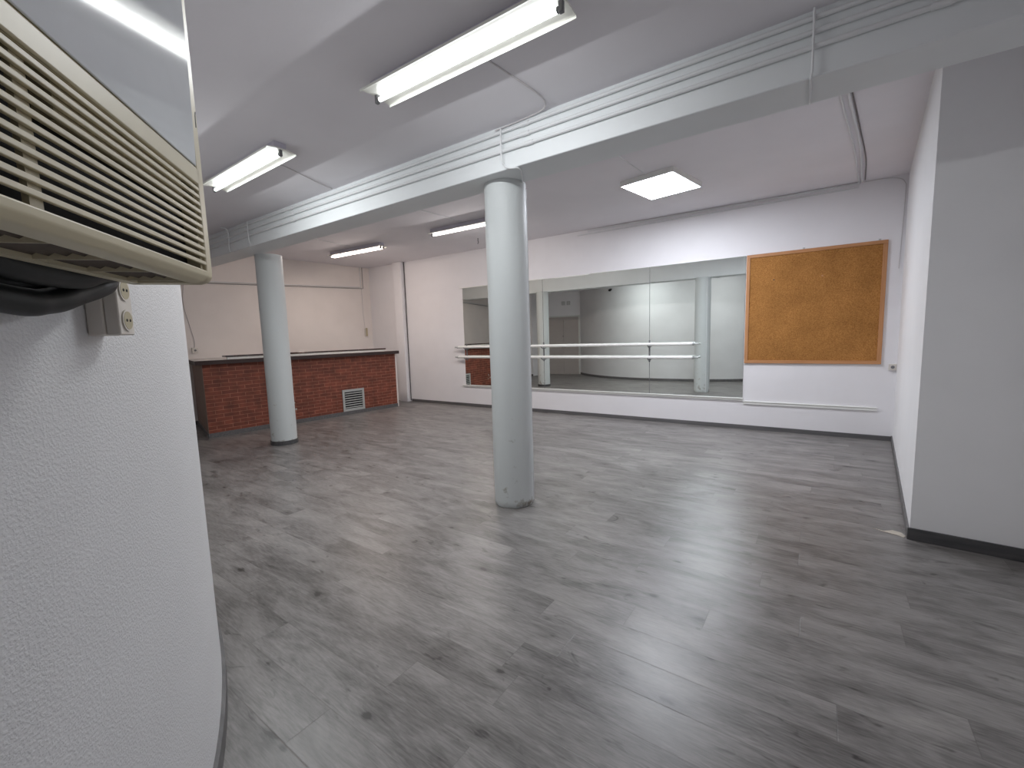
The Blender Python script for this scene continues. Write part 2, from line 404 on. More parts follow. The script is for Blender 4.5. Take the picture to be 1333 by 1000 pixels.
# curved wall: strip of quads with thickness on the outside
def ribbon(pts, t, z0, z1, side=1):
    bm = new_bm(); P = [Vector(p) for p in pts]; inn = []; out = []
    for i, p in enumerate(P):
        d = (P[min(i+1, len(P)-1)]-P[max(i-1, 0)]).normalized(); n = Vector((-d.y, d.x))*t*side
        inn.append(p); out.append(p+n)
    vs = [[bm.verts.new((q.x, q.y, z)) for q in L_] for L_, z in ((inn, z0), (inn, z1), (out, z1), (out, z0))]
    for i in range(len(P)-1):
        for k in range(4):
            a, b = vs[k], vs[(k+1) % 4]; bm.faces.new((a[i], a[i+1], b[i+1], b[i]))
    bm.faces.new([v[0] for v in vs]); bm.faces.new([v[-1] for v in vs])
    return bm
# curve runs from the rear towards the closet; the outside of the room lies to its left
o = struct('wall_curved', ribbon(curve, .18, 0, HN, 1), M_got, smooth=True)
bm = new_bm(); slab(bm, PG, PH, .2, 0, HN, 0, .0); slab(bm, PH, PI_, .2, 0, HN, .15, 0); slab(bm, PI_, PJ, .2, 0, HN, .0, .2)
struct('wall_closet', bm, M_wall)

# baseboards
def board(name, a, b, h, m=M_base, t=.013, ea=0, eb=0):
    bm = new_bm(); slab(bm, a, b, -t, 0, h, ea, eb); return struct(name, bm, m, bevel=.002)
bm = new_bm(); slab(bm, (-7.99, D), PB, -.013, 0, .062); struct('baseboard_back', bm, M_base)
board('baseboard_right', PB, PC, .07, M_base)
board('baseboard_pier', PC, PD, .085, M_basedark, .014, .012)
board('baseboard_left', PJ, PA, .07)
struct('baseboard_curved', ribbon(curve, .014, 0, .075, -1), M_base, smooth=True)
board('baseboard_closet', PI_, PJ, .07)

# raw plaster patch where the laminate is broken by the pier corner
bm = new_bm()
pp = [(-.055,.03),(-.13,.055),(-.19,.10),(-.13,.075),(-.075,.12),(-.03,.10),(-.012,.04),(-.03,.0)]
add_prism(bm, [(PC[0]+x*1.0+.0, PC[1]+y*.9+.0) for x, y in pp], .0, .0035)
tag(obj('plaster_patch', bm, M_plaster), 'patch of bare plaster in the grey floor beside the pier corner', 'plaster patch')

# ------------------------------------------------------------------ beam and columns
bm = new_bm()
xl, xr = bl(3)+.0, 1.165
add_prism(bm, [(xl, fy(xl)), (xr, fy(xr)), (xr, by(xr)), (xl, by(xl))], ZB, HF)
tag(obj('ceiling_beam', bm, M_beam, bevel=.006), 'long white ceiling beam carried by the round columns', 'beam')

R = .177
C1, C2 = (-2.1807, 3.1699), (-6.5373, 3.3967)
def column(loc, label, ring):
    t = thing('round_column', label, 'column', (loc[0], loc[1], 0))
    bm = new_bm()
    prof = [(R-.004, 0)] if not ring else [(R, 0)]
    zs = [.02,.06,.12,.25,.5,.8,1.1,1.4,1.7,2.0,2.3,2.6,ZB]
    prof += [(R+.0015*math.sin(7*z+loc[0]), z) for z in zs]
    add_lathe(bm, prof, 64)
    if not ring:
        rr = random.Random(3)
        for v in bm.verts:
            if v.co.z < .015:
                k = 1-rr.random()*.07; v.co.x *= k; v.co.y *= k
    obj('shaft', bm, M_col, t, smooth=True)
    if ring:
        bm = new_bm(); add_lathe(bm, [(R+.012, 0), (R+.012, .058), (R+.002, .062)], 64); obj('skirting_ring', bm, M_basedark, t, smooth=True)
    return t
column(C1, 'nearer white round column in the middle of the floor, chipped at its foot', False)
column(C2, 'farther white round column in front of the brick bar, with dark skirting ring', True)

# conduit on the far side of the near column
vd = Vector(C1).normalized(); rt = Vector((vd.y, -vd.x))
pp = Vector(C1)+(rt*.97+vd*.26)*(R+.006)
bm = new_bm(); add_tube(bm, [(pp.x, pp.y, .0), (pp.x, pp.y, ZB-.02)], .008, 8)
tag(obj('column_conduit', bm, M_conduit, smooth=True), 'thin white conduit running down the right side of the nearer column', 'conduit')

# conduits along the beam face
def bpt(x, z, off=.014): return (x, fy(x)-off, z)
specs = [(3.045, 'topmost'), (2.978, 'middle'), (2.908, 'lowest')]
for z, w in specs:
    t = thing('beam_conduit', '%s of the three white conduits along the face of the ceiling beam' % w, 'conduit', (0,0,0), 0)
    bm = new_bm(); add_tube(bm, [bpt(x, z+.004*math.sin(x*1.3+z*9)-(.008 if x < -6 else 0)) for x in [xl+.01]+[-9+i*.6 for i in range(17)]+[1.15]], .0125, 10)
    obj('pipe', bm, M_conduit, t, smooth=True)
    for x in (-8.2, -5.0, -1.78, .4):
        xx = x+(.03 if w == 'lowest' else 0)
        bm = new_bm(); zz = z+.004*math.sin(xx*1.3+z*9)-(.008 if xx < -6 else 0)
        add_tube(bm, [bpt(xx-.035, zz), bpt(xx+.035, zz)], .0165, 10); obj('coupling', bm, M_conduit, t, smooth=True)

def wire(name, pts, r, label, m=M_wire, sm=0, cat='cable', group=None):
    bm = new_bm(); add_tube(bm, smooth_path(pts, sm) if sm else pts, r, 7)
    return tag(obj(name, bm, m, smooth=True), label, cat, group)

# drops over the beam
xw = -1.99
wire('drop_cable', [(xw, fy(xw)-.031, 3.07), (xw, fy(xw)-.031, 2.86), (xw+.01, fy(xw)-.01, 2.80), (xw+.05, fy(xw)-.006, 2.774), (xw+.12, fy(xw)+.04, 2.762), (pp.x+.005, pp.y-.05, 2.758), (pp.x, pp.y, 2.74)], .006,
     'white cable crossing the beam conduits down to the top of the nearer column', M_conduit, 5)
wire('drop_cable', [(-.04, fy(0)-.03, HN-.004), (-.04, fy(0)-.03, 2.79), (-.045, fy(0)-.008, ZB-.006), (-.05, by(0)-.02, ZB-.006)], .006,
     'white cable crossing the beam face right of the panel light', M_conduit)
wire('drop_cable', [(-6.05, fy(-6)-.03, HN-.01), (-6.05, fy(-6)-.03, 2.86), (-6.06, fy(-6)-.01, ZB+.01), (-6.13, fy(-6)-.004, ZB-.005), (-6.3, fy(-6)+.12, ZB-.004)], .006,
     'white cable dropping over the beam just right of the farther column', M_conduit, 4)
wire('drop_cable', [(-6.66, fy(-6.6)-.10, HN-.004), (-6.62, fy(-6.6)-.031, 3.05), (-6.62, fy(-6.6)-.03, 2.80), (-6.60, fy(-6.6)-.01, ZB+.005), (-6.5, fy(-6.5)+.0, ZB-.006)], .006,
     'white cable dropping over the beam just left of the farther column top', M_conduit, 4)

# ------------------------------------------------------------------ lamps
def lamp_glow(t, length, loc, colour, watts):
    for s in (-1, 1):
        l = bpy.data.lights.new('tube_light', 'AREA'); l.shape = 'RECTANGLE'; l.size = length; l.size_y = .012
        l.color = colour; l.energy = watts/2
        o = bpy.data.objects.new('tube_light', l); C.objects.link(o); o.parent = t
        o.location = (loc[0], loc[1]+s*.0065, loc[2]); o.rotation_euler = (s*math.radians(26), 0, 0)
def fluorescent(cx, cy, rz, length, ceil, drop, label, tubemat, ntube=1, width=.24, group=None, colour=(1,1,1), watts=8):
    t = thing('fluorescent_lamp', label, 'ceiling light', (cx, cy, ceil), rz, group)
    hl = length/2
    zr = -drop
    # housing (gear box between ceiling and reflector)
    bm = new_bm()
    add_profile_x(bm, [(-.05,0),(.05,0),(.05,zr+.012),(.035,zr+.004),(-.035,zr+.004),(-.05,zr+.012)], -hl, hl)
    obj('housing', bm, M_house, t, bevel=.003)
    # folded sheet reflector with rolled lips
    w = width/2
    bm = new_bm()
    prof = [(-w,zr-.016),(-w,zr-.002),(-.055,zr+.012),(.055,zr+.012),(w,zr-.002),(w,zr-.016),(w-.003,zr-.016),(w-.003,zr-.005),(.04,zr+.003),(-.04,zr+.003),(-w+.003,zr-.005),(-w+.003,zr-.016)]
    add_profile_x(bm, prof, -hl-.02, hl+.02)
    obj('reflector', bm, M_refl, t)
    ys = [0] if ntube == 1 else [-.035, .035]
    for y in ys:
        bm = new_bm(); add_tube(bm, [(-hl+.02, y, zr-.028), (hl-.02, y, zr-.028)], .013, 12); obj('tube', bm, tubemat, t, smooth=True)
        lamp_glow(t, length-.10, (0, y, zr-.043), colour, watts)
        for s in (-1, 1):
            bm = new_bm(); add_box(bm, (s*hl-.012, y-.012, zr-.046), (s*hl+.012, y+.012, zr+.006))
            add_tube(bm, [(s*(hl-.024), y, zr-.028), (s*(hl-.002), y, zr-.028)], .0145, 12)
            obj('lampholder', bm, M_capm, t, bevel=.004)
    return t
LG = None
fluorescent(-1.655, 1.965, 0, 1.30, HN, .062, 'biggest bare-tube ceiling light, nearest, at the top of the picture', M_tube, 1, .235, None, (.95,.98,1.0), 5.6)
fluorescent(-4.19, 2.03, -.035, 1.30, HN, .062, 'bare-tube ceiling light beside the beige air conditioner, lit white', M_tubeL2, 1, .235, None, (.95,.99,1.0), 6.2)
fluorescent(-7.44, 5.585, .05, 1.46, HF, .07, 'twin-tube ceiling light over the brick bar, glowing warm', M_tubeW, 2, .20, None, (1.0,.86,.78), 3.5)
fluorescent(-4.60, 5.555, .02, 1.46, HF, .07, 'ceiling light partly behind the nearer column, dark reflector ends', M_tube4, 1, .20, None, (1.0,.94,.92), 6.5)

# LED panel
t = thing('panel_light', 'square white flush panel light on the ceiling before the mirrors', 'ceiling light', (-1.577, 5.672, HF), -.185)
hw, hd = .335, .395
bm = new_bm()
for a, b in (((-hw,-hd),(hw,-hd+.012)),((-hw,hd-.012),(hw,hd)),((-hw,-hd+.012),(-hw+.012,hd-.012)),((hw-.012,-hd+.012),(hw,hd-.012))):
    add_box(bm, (a[0],a[1],-.06), (b[0],b[1],0))
add_box(bm, (-hw+.012,-hd+.012,-.03), (hw-.012,hd-.012,0))
obj('frame', bm, M_white, t)
bm = new_bm(); add_box(bm, (-hw+.012,-hd+.012,-.058), (hw-.012,hd-.012,-.03)); obj('diffuser', bm, M_led, t)

# lamp feeds on the ceilings
wire('lamp_cable', [(-1.60,2.09,HN-.004),(-1.585,2.22,HN-.005),(-1.545,2.60,HN-.005),(-1.55,2.76,HN-.005),(-1.62,2.85,HN-.006),(-1.80,2.868,HN-.012),(-2.05,2.872,HN-.02)], .0045, 'thin painted cable from the nearest ceiling light to the beam', M_wire, 5)
wire('lamp_cable', [(-3.95,2.16,HN-.004),(-3.98,2.32,HN-.005),(-4.12,2.7,HN-.005),(-4.17,2.89,HN-.006)], .0045, 'thin painted cable from the light beside the air conditioner to the beam', M_wire, 4)
wire('lamp_cable', [(-1.74,by(-1.7)+.01,HF-.005),(-1.70,4.64,HF-.005),(-1.65,5.27,HF-.005)], .0065, 'thin painted conduit feeding the square panel light', M_conduit)
wire('lamp_cable', [(-4.66,by(-4.6)+.01,HF-.005),(-4.63,4.56,HF-.005),(-4.60,5.45,HF-.005)], .006, 'thin painted conduit feeding the light behind the nearer column', M_conduit)
wire('lamp_cable', [(-7.2,by(-7.2)+.01,HF-.005),(-7.3,4.5,HF-.005),(-7.4,5.48,HF-.005)], .006, 'thin painted conduit feeding the twin-tube light over the bar', M_conduit)
# little hook on the far ceiling
bm = new_bm(); add_tube(bm, [(-5.15,6.55,HF),(-5.15,6.55,HF-.05),(-5.14,6.55,HF-.08),(-5.16,6.55,HF-.10)], .006, 6)
tag(obj('ceiling_hook', bm, M_dkwire), 'small dark hook hanging from the ceiling above the mirrors left end', 'hook')

# conduits along the far right ceiling and the top of the mirror wall
for i, (dx, lab, m, r) in enumerate(((0, 'left one of the ceiling conduits right of the panel light, turning along the mirror wall', M_conduit, .009),
                                (.05, 'right one of the ceiling conduits right of the panel light, turning along the mirror wall', M_conduit, .011))):
    z = HF-.012; x0 = -.03+dx
    zz = HF-.02-.05*(1-i)
    pts = [(x0, by(0)+.005, z), (x0+.17, 4.6, z), (x0+.335, 5.9, z), (.44+dx*.6, D-.06-dx*.2, z), (.44+dx*.3, D-.02, zz), (.25, D-.014, zz), (-1.5, D-.014, zz-.003), (-3.3 if i else -3.5, D-.014, zz-.004)]
    bm = new_bm(); add_tube(bm, pts, r, 8); tag(obj('ceiling_conduit', bm, m, smooth=True), lab, 'conduit')
wire('ceiling_cable', [(.045, by(0)+.005, HF-.006), (.12, 3.9, HF-.006), (.20,4.5,HF-.006), (.33, 5.5, HF-.006), (.44, 6.4, HF-.006), (.50, D-.09, HF-.006)], .006, 'dark cable between the ceiling conduits right of the panel light', M_wired, 4)
wire('ceiling_cable', [(.50, D-.006, HF-.012), (.7, D-.006, HF-.012), (.84, D-.006, HF-.04), (.895, D-.006, HF-.10), (.905, D-.006, HF-.2), (.895,D-.006,2.6),(.885,D-.006,2.2)], .004, 'thin pale cable rounding the upper right corner of the mirror wall', M_wire, 5)

# ------------------------------------------------------------------ mirrors, rails, barres
ZM0, ZM1 = .475, 2.565
pan = [(-6.24, -4.249, 'leftmost mirror panel, partly behind the nearer column'), (-4.241, -2.215, 'middle mirror panel reflecting the grey closet doors'), (-2.207, -.812, 'rightmost mirror panel, beside the cork board')]
TILT = .0
for x0, x1, lab in pan:
    bm = new_bm(); add_box(bm, (x0, D-.010, ZM0-.0), (x1, D-.003, ZM1)); tag(obj('mirror', bm, M_mirror), lab, 'mirror')
for x, lab in ((-4.245, 'thin dark joint between the left and middle mirrors'), (-2.211, 'thin dark joint between the middle and right mirrors')):
    bm = new_bm(); add_box(bm, (x-.0038, D-.011, ZM0), (x+.0038, D-.001, ZM1)); tag(obj('mirror_joint', bm, M_capm), lab, 'joint strip')
bm = new_bm()
add_box(bm, (-6.33, D-.022, ZM0-.042), (-.805, D, ZM0-.012)); add_box(bm, (-6.33, D-.034, ZM0-.014), (-.805, D, ZM0-.001))
tag(obj('mirror_ledge', bm, M_white, bevel=.002), 'white wooden ledge along the bottom of the mirrors', 'ledge')
bm = new_bm(); add_box(bm, (-6.33, D-.02, ZM1), (-4.22, D, ZM1+.014)); add_box(bm, (-3.98, D-.014, ZM1-.012), (-3.3, D, ZM1+.004)); add_box(bm, (-3.25, D-.012, ZM1), (-2.75, D, ZM1+.008))
tag(obj('mirror_top_trim', bm, M_white), 'thin broken white strip along the top edge of the mirrors', 'trim strip')
# trunking to the right of the mirrors
bm = new_bm(); add_box(bm, (-.80, D-.018, .385), (.755, D, .430)); add_box(bm, (-.80, D-.026, .42), (.755, D, .432))
tag(obj('wall_trunking', bm, M_white, bevel=.002), 'low white trunking on the wall under the cork board', 'trunking')

def barre(z, label, x0=-6.36, x1=-1.47):
    t = thing('ballet_barre', label, 'barre', ((x0+x1)/2, D-.085, z))
    h = (x1-x0)/2
    bm = new_bm(); add_tube(bm, [(-h, 0, 0), (h-.05, 0, 0)], .0265, 16); obj('rail', bm, M_white, t, smooth=True)
    for s in (-1, 1):
        bm = new_bm(); q = h-.05 if s > 0 else h
        add_tube(bm, [(s*q, 0, 0), (s*(q+.02), 0, 0)], .028, 16)
        add_tube(bm, [(s*(q+.018), 0, 0), (s*(q+.075), 0, 0)], .013, 12); add_tube(bm, [(s*(q+.07), 0, 0), (s*(q+.09), 0, 0)], .017, 12)
        obj('end_fitting', bm, M_metal, t, smooth=True)
ZU, ZL = 1.302, 1.088
barre(ZU, 'upper white ballet barre along the mirrors')
barre(ZL, 'lower white ballet barre along the mirrors')
for x, lab in ((-6.18, 'barre bracket at the left end of the mirrors'), (-4.245, 'barre bracket between the left and middle mirrors'), (-2.211, 'barre bracket between the middle and right mirrors')):
    t = thing('barre_bracket', lab, 'bracket', (x, D-.010, ZL))
    bm = new_bm(); add_box(bm, (-.013, -.006, -.08), (.013, 0, ZU-ZL+.07)); obj('plate', bm, M_capm, t, bevel=.003)
    for z in (0, ZU-ZL):
        bm = new_bm()
        add_tube(bm, [(0,-.004,z-.055),(0,-.04,z-.05),(0,-.068,z-.045),(0,-.075,z-.034)], .008, 8)
        add_tube(bm, [(0,-.110,z-.012),(0,-.101,z-.026),(0,-.075,z-.034),(0,-.049,z-.026),(0,-.040,z-.010)], .007, 8)
        obj('hook_arm', bm, M_capm, t, smooth=True)

# ------------------------------------------------------------------ cork board
t = thing('cork_board', 'large brown cork notice board with wooden frame on the mirror wall', 'notice board', (-.013, D, 1.0))
x0, x1, z0, z1 = -.787, .782, 0., 1.567; fw = .045
bm = new_bm(); add_box(bm, (x0+fw-.005, -.014, z0+fw-.005), (x1-fw+.005, -.002, z1-fw+.005)); obj('cork_sheet', bm, M_cork, t)
M_oakv = wood('orange_wood_frame_upright', (172,120,78), (196,142,96), .45, 2)
for n_, (a, b) in enumerate((((x0, z0), (x1, z0+fw)), ((x0, z1-fw), (x1, z1)), ((x0, z0+fw), (x0+fw, z1-fw)), ((x1-fw, z0+fw), (x1, z1-fw)))):
    bm = new_bm(); add_box(bm, (a[0], -.026, a[1]), (b[0], 0, b[1])); obj('frame_rail', bm, M_oak if n_ < 2 else M_oakv, t, bevel=.003)
for x in (-.10, .70):
    bm = new_bm(); add_box(bm, (x-.012, -.01, z1-.001), (x+.012, -.004, z1+.022)); obj('hanging_plate', bm, M_metal, t)
bm = new_bm(); add_tube(bm, [(-.44, -.014, 1.19), (-.44, -.02, 1.19)], .009, 8); obj('pin', bm, M_dkwire, t)
bm = new_bm(); add_tube(bm, [(.12, -.014, 1.19), (.12, -.0155, 1.19)], .012, 10); obj('stain_dot', bm, M_oak, t)

# ------------------------------------------------------------------ sockets
def socket(loc, rz, label, n=1, w=.08, h=.08, d=.028, m=M_plastic, name='wall_socket', cat='socket'):
    t = thing(name, label, cat, loc, rz)
    bm = new_bm(); add_box(bm, (-w/2, -d*.55, -h/2), (w/2, 0, h/2)); obj('back_box', bm, m, t, bevel=.004)
    bm = new_bm(); add_box(bm, (-w/2+.001, -d, -h/2+.001), (w/2-.001, -d*.56, h/2-.001)); obj('faceplate', bm, m, t, bevel=.003)
    for i in range(n):
        zc = 0 if n == 1 else (i-.5)*h*.5
        rr = .021 if n == 1 else .0205
        bm = new_bm(); add_tube(bm, [(0, -d-.0003, zc), (0, -d-.0028, zc)], rr+.003, 24); obj('rim', bm, m, t, smooth=True)
        bm = new_bm(); add_tube(bm, [(0, -d-.0024, zc), (0, -d-.0034, zc)], rr-.001, 24); o_ = obj('well', bm, M_acd if n > 1 else M_capm, t, smooth=True)
        for s in (-1, 1):
            bm = new_bm(); add_tube(bm, [(s*.0075, -d-.0030, zc), (s*.0075, -d-.0042, zc)], .0032, 8); obj('contact_hole', bm, M_dark, t)
    return t
socket((.885, D, .965), 0, 'small white wall socket low in the right corner beside the cork board')
# sockets on the left wall above the bar
aL = math.atan2(.08933, 1)          # left wall leans by this angle
rzL = PI/2-aL                        # local -y points into the room (+x)
lw = lambda y, z: (bl(y), y, z)
socket(lw(3.48, 1.42), rzL, 'small white socket on the left wall above the near end of the bar', 1, .10, .10, .04)
wire('socket_cable', [(bl(3.4)+.006,3.42,2.68),(bl(3.38)+.006,3.38,2.3),(bl(3.46)+.006,3.44,1.9),(bl(3.5)+.006,3.49,1.6),(bl(3.5)+.006,3.48,1.47)], .006, 'pale cable running down the left wall to the socket above the bar', M_wire, 5)
wire('socket_cable', [(bl(3.42)+.006,3.30,2.68),(bl(3.3)+.006,3.27,1.9),(bl(3.3)+.006,3.33,1.36)], .004, 'thin pale cable left of the socket above the near end of the bar', M_wire, 5)
# entry phone near the corner
t = thing('wall_phone', 'cream entry phone handset on the left wall near the corner', 'entry phone', lw(7.15, 1.62), rzL)
bm = new_bm(); add_box(bm, (-.045, -.025, 0), (.045, 0, .20)); obj('cradle', bm, M_plastic, t, bevel=.008)
bm = new_bm(); add_box(bm, (-.024, -.058, .0), (.024, -.028, .21)); obj('handset', bm, plain('yellowed_plastic', (180,168,140), .4), t, bevel=.012)
wire('phone_cable', [(bl(7.12)+.006,7.10,2.80),(bl(7.12)+.006,7.10,2.2),(bl(7.12)+.006,7.13,1.825)], .005, 'thin cable running down to the entry phone in the left corner', M_wire)
# pipes across the left wall
for i, (z, lab) in enumerate(((2.715, 'upper of the two pipes crossing the left wall above the bar'), (2.685, 'lower of the two pipes crossing the left wall above the bar'))):
    bm = new_bm()
    ys = [1.2, 3.4, 5.5, 7.0, 7.14+.03*(1-i) if i else 7.08]
    pts = [(bl(y)+.012, y, z+(y-3.4)*.033) for y in ys]
    ye = ys[-1]; pts += [(bl(ye)+.012, ye, HF-.005)]
    add_tube(bm, pts, .0085, 8); tag(obj('wall_pipe', bm, M_conduit if i == 0 else M_conduitg, smooth=True), lab, 'pipe')

# pilaster and pipe next to the mirror wall's left end
t = thing('pilaster', 'narrow white boxed pilaster between the bar and the mirror wall', 'pilaster', (-8.165, D, 0))
bm = new_bm(); add_box(bm, (-.13, -.11, 0), (.13, 0, 3.16)); obj('box_casing', bm, M_wall, t, bevel=.004)
bm = new_bm(); add_box(bm, (-.14, -.12, 3.16), (.14, 0, HF)); obj('top_box', bm, M_wall, t, bevel=.004)
bm = new_bm(); add_tube(bm, [(-8.01, D-.02, .03), (-8.01, D-.02, HF)], .009, 8)
tag(obj('corner_pipe', bm, M_dkwire, smooth=True), 'thin dark pipe running up beside the white pilaster', 'pipe')

# ------------------------------------------------------------------ brick bar
BL = lambda y: -7.9573+(y-3.7225)*(.2669/2.9882)        # face line
ab = math.atan(.2669/2.9882)
y0b, y1b = 2.965, 6.62
t = thing('brick_bar', 'long red brick bar counter with dark wooden top along the left side', 'bar counter', (BL(y0b), y0b, 0), -ab)
LB = (y1b-y0b)/math.cos(ab)      # local y runs along the face, local -x is behind
ca, sa = math.cos(ab), math.sin(ab)
# local point of the left wall end of the short side
def loc2(xw, yw):
    dx, dy = xw-BL(y0b), yw-y0b
    return (dx*ca-dy*sa, dx*sa+dy*ca)
E1 = loc2(bl(3.42)+.003, 3.42); E2 = loc2(bl(4.5)+.003, 4.5)
bm = new_bm()
add_prism(bm, [(0,0),(0,LB),(-.14,LB),(-.14,.17),(E1[0],E1[1]+.14),(E1[0],E1[1])], .0, 1.205)
obj('brick_body', bm, M_brick, t)
bm = new_bm()
add_prism(bm, [(.013,-.014),(.013,LB+.004),(0.0005,LB+.004),(0.0005,-.0005),(E1[0]+.02,E1[1]-.009),(E1[0]+.016,E1[1]-.022)], 0, .075)
obj('skirting', bm, M_base, t)
bm = new_bm()
add_prism(bm, [(.10,-.12),(.10,LB+.02),(-.28,LB+.02),(-.28,1.0),(E2[0],E2[1]),(E1[0],E1[1]-.10)], 1.205, 1.262)
obj('countertop', bm, M_top, t)
bm = new_bm()
add_prism(bm, [(.118,-.13),(.118,LB+.035),(.0,LB+.035),(.0,LB+.0205),(.1005,LB+.0205),(.1005,-.1215),(E1[0]+.02,E1[1]-.1015),(E1[0]+.02,E1[1]-.115)], 1.198, 1.264)
obj('edge_nosing', bm, M_nosing, t)
dE = Vector((E1[0], E1[1])).normalized(); nE = Vector((-dE.y, dE.x))
if nE.y > 0: nE = -nE
bm = new_bm(); q0 = dE*.012; q1 = Vector(E1[:2])-dE*.01
add_prism(bm, [tuple(q0+nE*.0005), tuple(q1+nE*.0005), tuple(q1+nE*.006), tuple(q0+nE*.006)], .076, 1.204)
obj('end_render', bm, M_endr, t)
bm = new_bm(); add_box(bm, (-.30, .45, 1.262), (-.27, LB-.08, 1.296)); obj('back_riser', bm, M_white, t)
bm = new_bm(); add_box(bm, (-.42, .42, 1.296), (-.25, LB-.05, 1.326)); obj('back_rail', bm, M_dkwood, t, bevel=.003)
bm = new_bm(); add_box(bm, (-.10, LB+.001, 0), (-.005, LB+.04, 1.204)); obj('end_strip', bm, M_wallL, t)
# vent
vy = (5.545-y0b)/ca; vw, vh, vz = .49, .445, .075
bm = new_bm()
add_box(bm, (.001, vy-vw/2, vz), (.02, vy-vw/2+.045, vz+vh)); add_box(bm, (.001, vy+vw/2-.045, vz), (.02, vy+vw/2, vz+vh))
add_box(bm, (.001, vy-vw/2+.045, vz), (.02, vy+vw/2-.045, vz+.05)); add_box(bm, (.001, vy-vw/2+.045, vz+vh-.05), (.02, vy+vw/2-.045, vz+vh))
vent = obj('vent_frame', bm, M_metal, t, bevel=.002)
bm = new_bm(); add_box(bm, (.0005, vy-vw/2+.04, vz+.045), (.004, vy+vw/2-.04, vz+vh-.045)); obj('vent_opening', bm, M_dark, t)
bm = new_bm()
for i in range(7):
    z = vz+.072+i*.048
    mt = Matrix.Translation((.011, vy, z)) @ Matrix.Rotation(math.radians(-28), 4, 'Y')
    add_box(bm, (-.011, -vw/2+.046, -.007), (.011, vw/2-.046, .007), mt)
obj('vent_louvers', bm, M_metal, t)
# chipped spots on the brick
rr = random.Random(5)
for k in range(5):
    bm = new_bm(); cy = 1.33+rr.uniform(-.12,.16); cz = .36+rr.uniform(-.10,.08)
    pts = [(cy+rr.uniform(.6,1)*.02*math.cos(a)*1.2, cz+rr.uniform(.5,1)*.025*math.sin(a)) for a in [i*PI/3 for i in range(6)]]
    vs0 = [bm.verts.new((.0006, y, z)) for y, z in pts]; vs1 = [bm.verts.new((.003, y*.9+cy*.1, z*.9+cz*.1)) for y, z in pts]
    bm.faces.new(vs1)
    for i in range(6): bm.faces.new((vs0[i], vs0[(i+1) % 6], vs1[(i+1) % 6], vs1[i]))
    obj('chipped_spot', bm, M_plaster, t)

# ------------------------------------------------------------------ closet doors seen in the mirrors
dv = Vector((PG[0]-PH[0], PG[1]-PH[1])); cl = dv.length; rzc = math.atan2(dv.y, dv.x)
t = bpy.data.objects.new('door_1', None); C.objects.link(t); t['kind'] = 'structure'
t.location = (PH[0], PH[1], 0); t.rotation_euler = (0, 0, rzc)
# local +y points into the room
dw0, dw1 = .17, cl-.04; mid = (dw0+dw1)/2; dh = 2.17
bm = new_bm()
add_box(bm, (dw0-.05, 0, 0), (dw0, .035, dh+.05)); add_box(bm, (dw1-.03, 0, 0), (dw1+.02, .035, dh+.05)); add_box(bm, (dw0, 0, dh), (dw1-.03, .035, dh+.05))
obj('door_frame', bm, M_doorframe, t)
bm = new_bm()
add_box(bm, (dw0, .0005, dh-.10), (dw1-.03, .03, dh)); obj('door_header', bm, M_door, t)
for a, b in ((dw0+.002, mid-.002), (mid+.002, dw1-.032)):
    bm = new_bm(); add_box(bm, (a, .002, .01), (b, .024, dh-.102)); lf = obj('door_leaf', bm, M_door, t, bevel=.002)
    hx = mid-.05 if a < mid-.1 else mid+.05
    bm = new_bm(); add_tube(bm, [(hx, .024, 1.16), (hx, .05, 1.155), (hx, .05, 1.02), (hx, .024, 1.015)], .009, 8); obj('door_handle', bm, M_dkwire, lf, smooth=True)
bm = new_bm(); add_tube(bm, [(mid-.02, .024, 1.45), (mid-.02, .032, 1.45)], .016, 12); obj('lock', bm, M_dkwire, t)
for k, (x, lab) in enumerate(((mid-.0, 'left small grey vent high above the closet doors, seen in the mirror'), (mid+.20, 'right small grey vent high above the closet doors, seen in the mirror'))):
    t2 = thing('wall_vent', lab, 'vent', (PH[0]+math.cos(rzc)*x, PH[1]+math.sin(rzc)*x, 2.62), rzc)
    bm = new_bm()
    add_box(bm, (-.065,0,0), (.065,.012,.016)); add_box(bm, (-.065,0,.124), (.065,.012,.14)); add_box(bm, (-.065,0,.016), (-.049,.012,.124)); add_box(bm, (.049,0,.016), (.065,.012,.124))
    obj('vent_frame', bm, M_metal, t2)
    bm = new_bm()
    for i in range(6): add_box(bm, (-.049,.001,.02+i*.018), (.049,.008,.031+i*.018))
    obj('vent_slats', bm, M_metal, t2)

# ------------------------------------------------------------------ wall lamp high on the curved wall (seen in the mirror)
def curve_at(x):
    for a, b in zip(curve, curve[1:]):
        if (a[0]-x)*(b[0]-x) <= 0 and a[0] < -1.0: 
            k = (x-a[0])/(b[0]-a[0]+1e-9); return (x, a[1]+(b[1]-a[1])*k), math.atan2(b[1]-a[1], b[0]-a[0])
(pq, an) = curve_at(-5.45)
t = thing('security_sensor', 'small dark sensor high on the curved wall, seen in the mirror', 'sensor', (pq[0], pq[1], 2.93), an+PI)
bm = new_bm(); add_box(bm, (-.03, 0, -.02), (.03, .04, .03)); obj('mount', bm, M_dkwire, t, bevel=.005)
bm = new_bm(); add_tube(bm, [(0,.03,0),(.02,.09,-.02),(.03,.13,-.03)], [.03,.042,.036], 12); obj('sensor_head', bm, M_dark, t, smooth=True)

# ------------------------------------------------------------------ air conditioner on the curved wall
U = Vector((-.76067, .64914)); Nn = Vector((.64914, .76067))
org = U*1.078+Nn*(-.359)
ZA = 1.628
t = thing('air_conditioner', 'old beige wall air conditioner with slatted grille and glossy white front', 'air conditioner', (org.x, org.y, ZA), math.atan2(-U.y, -U.x))
W, DP, HT = .84, .145, .66
gz0, gz1 = .026, .196          # grille opening
bz = .228                       # top of the beige band
bm = new_bm()
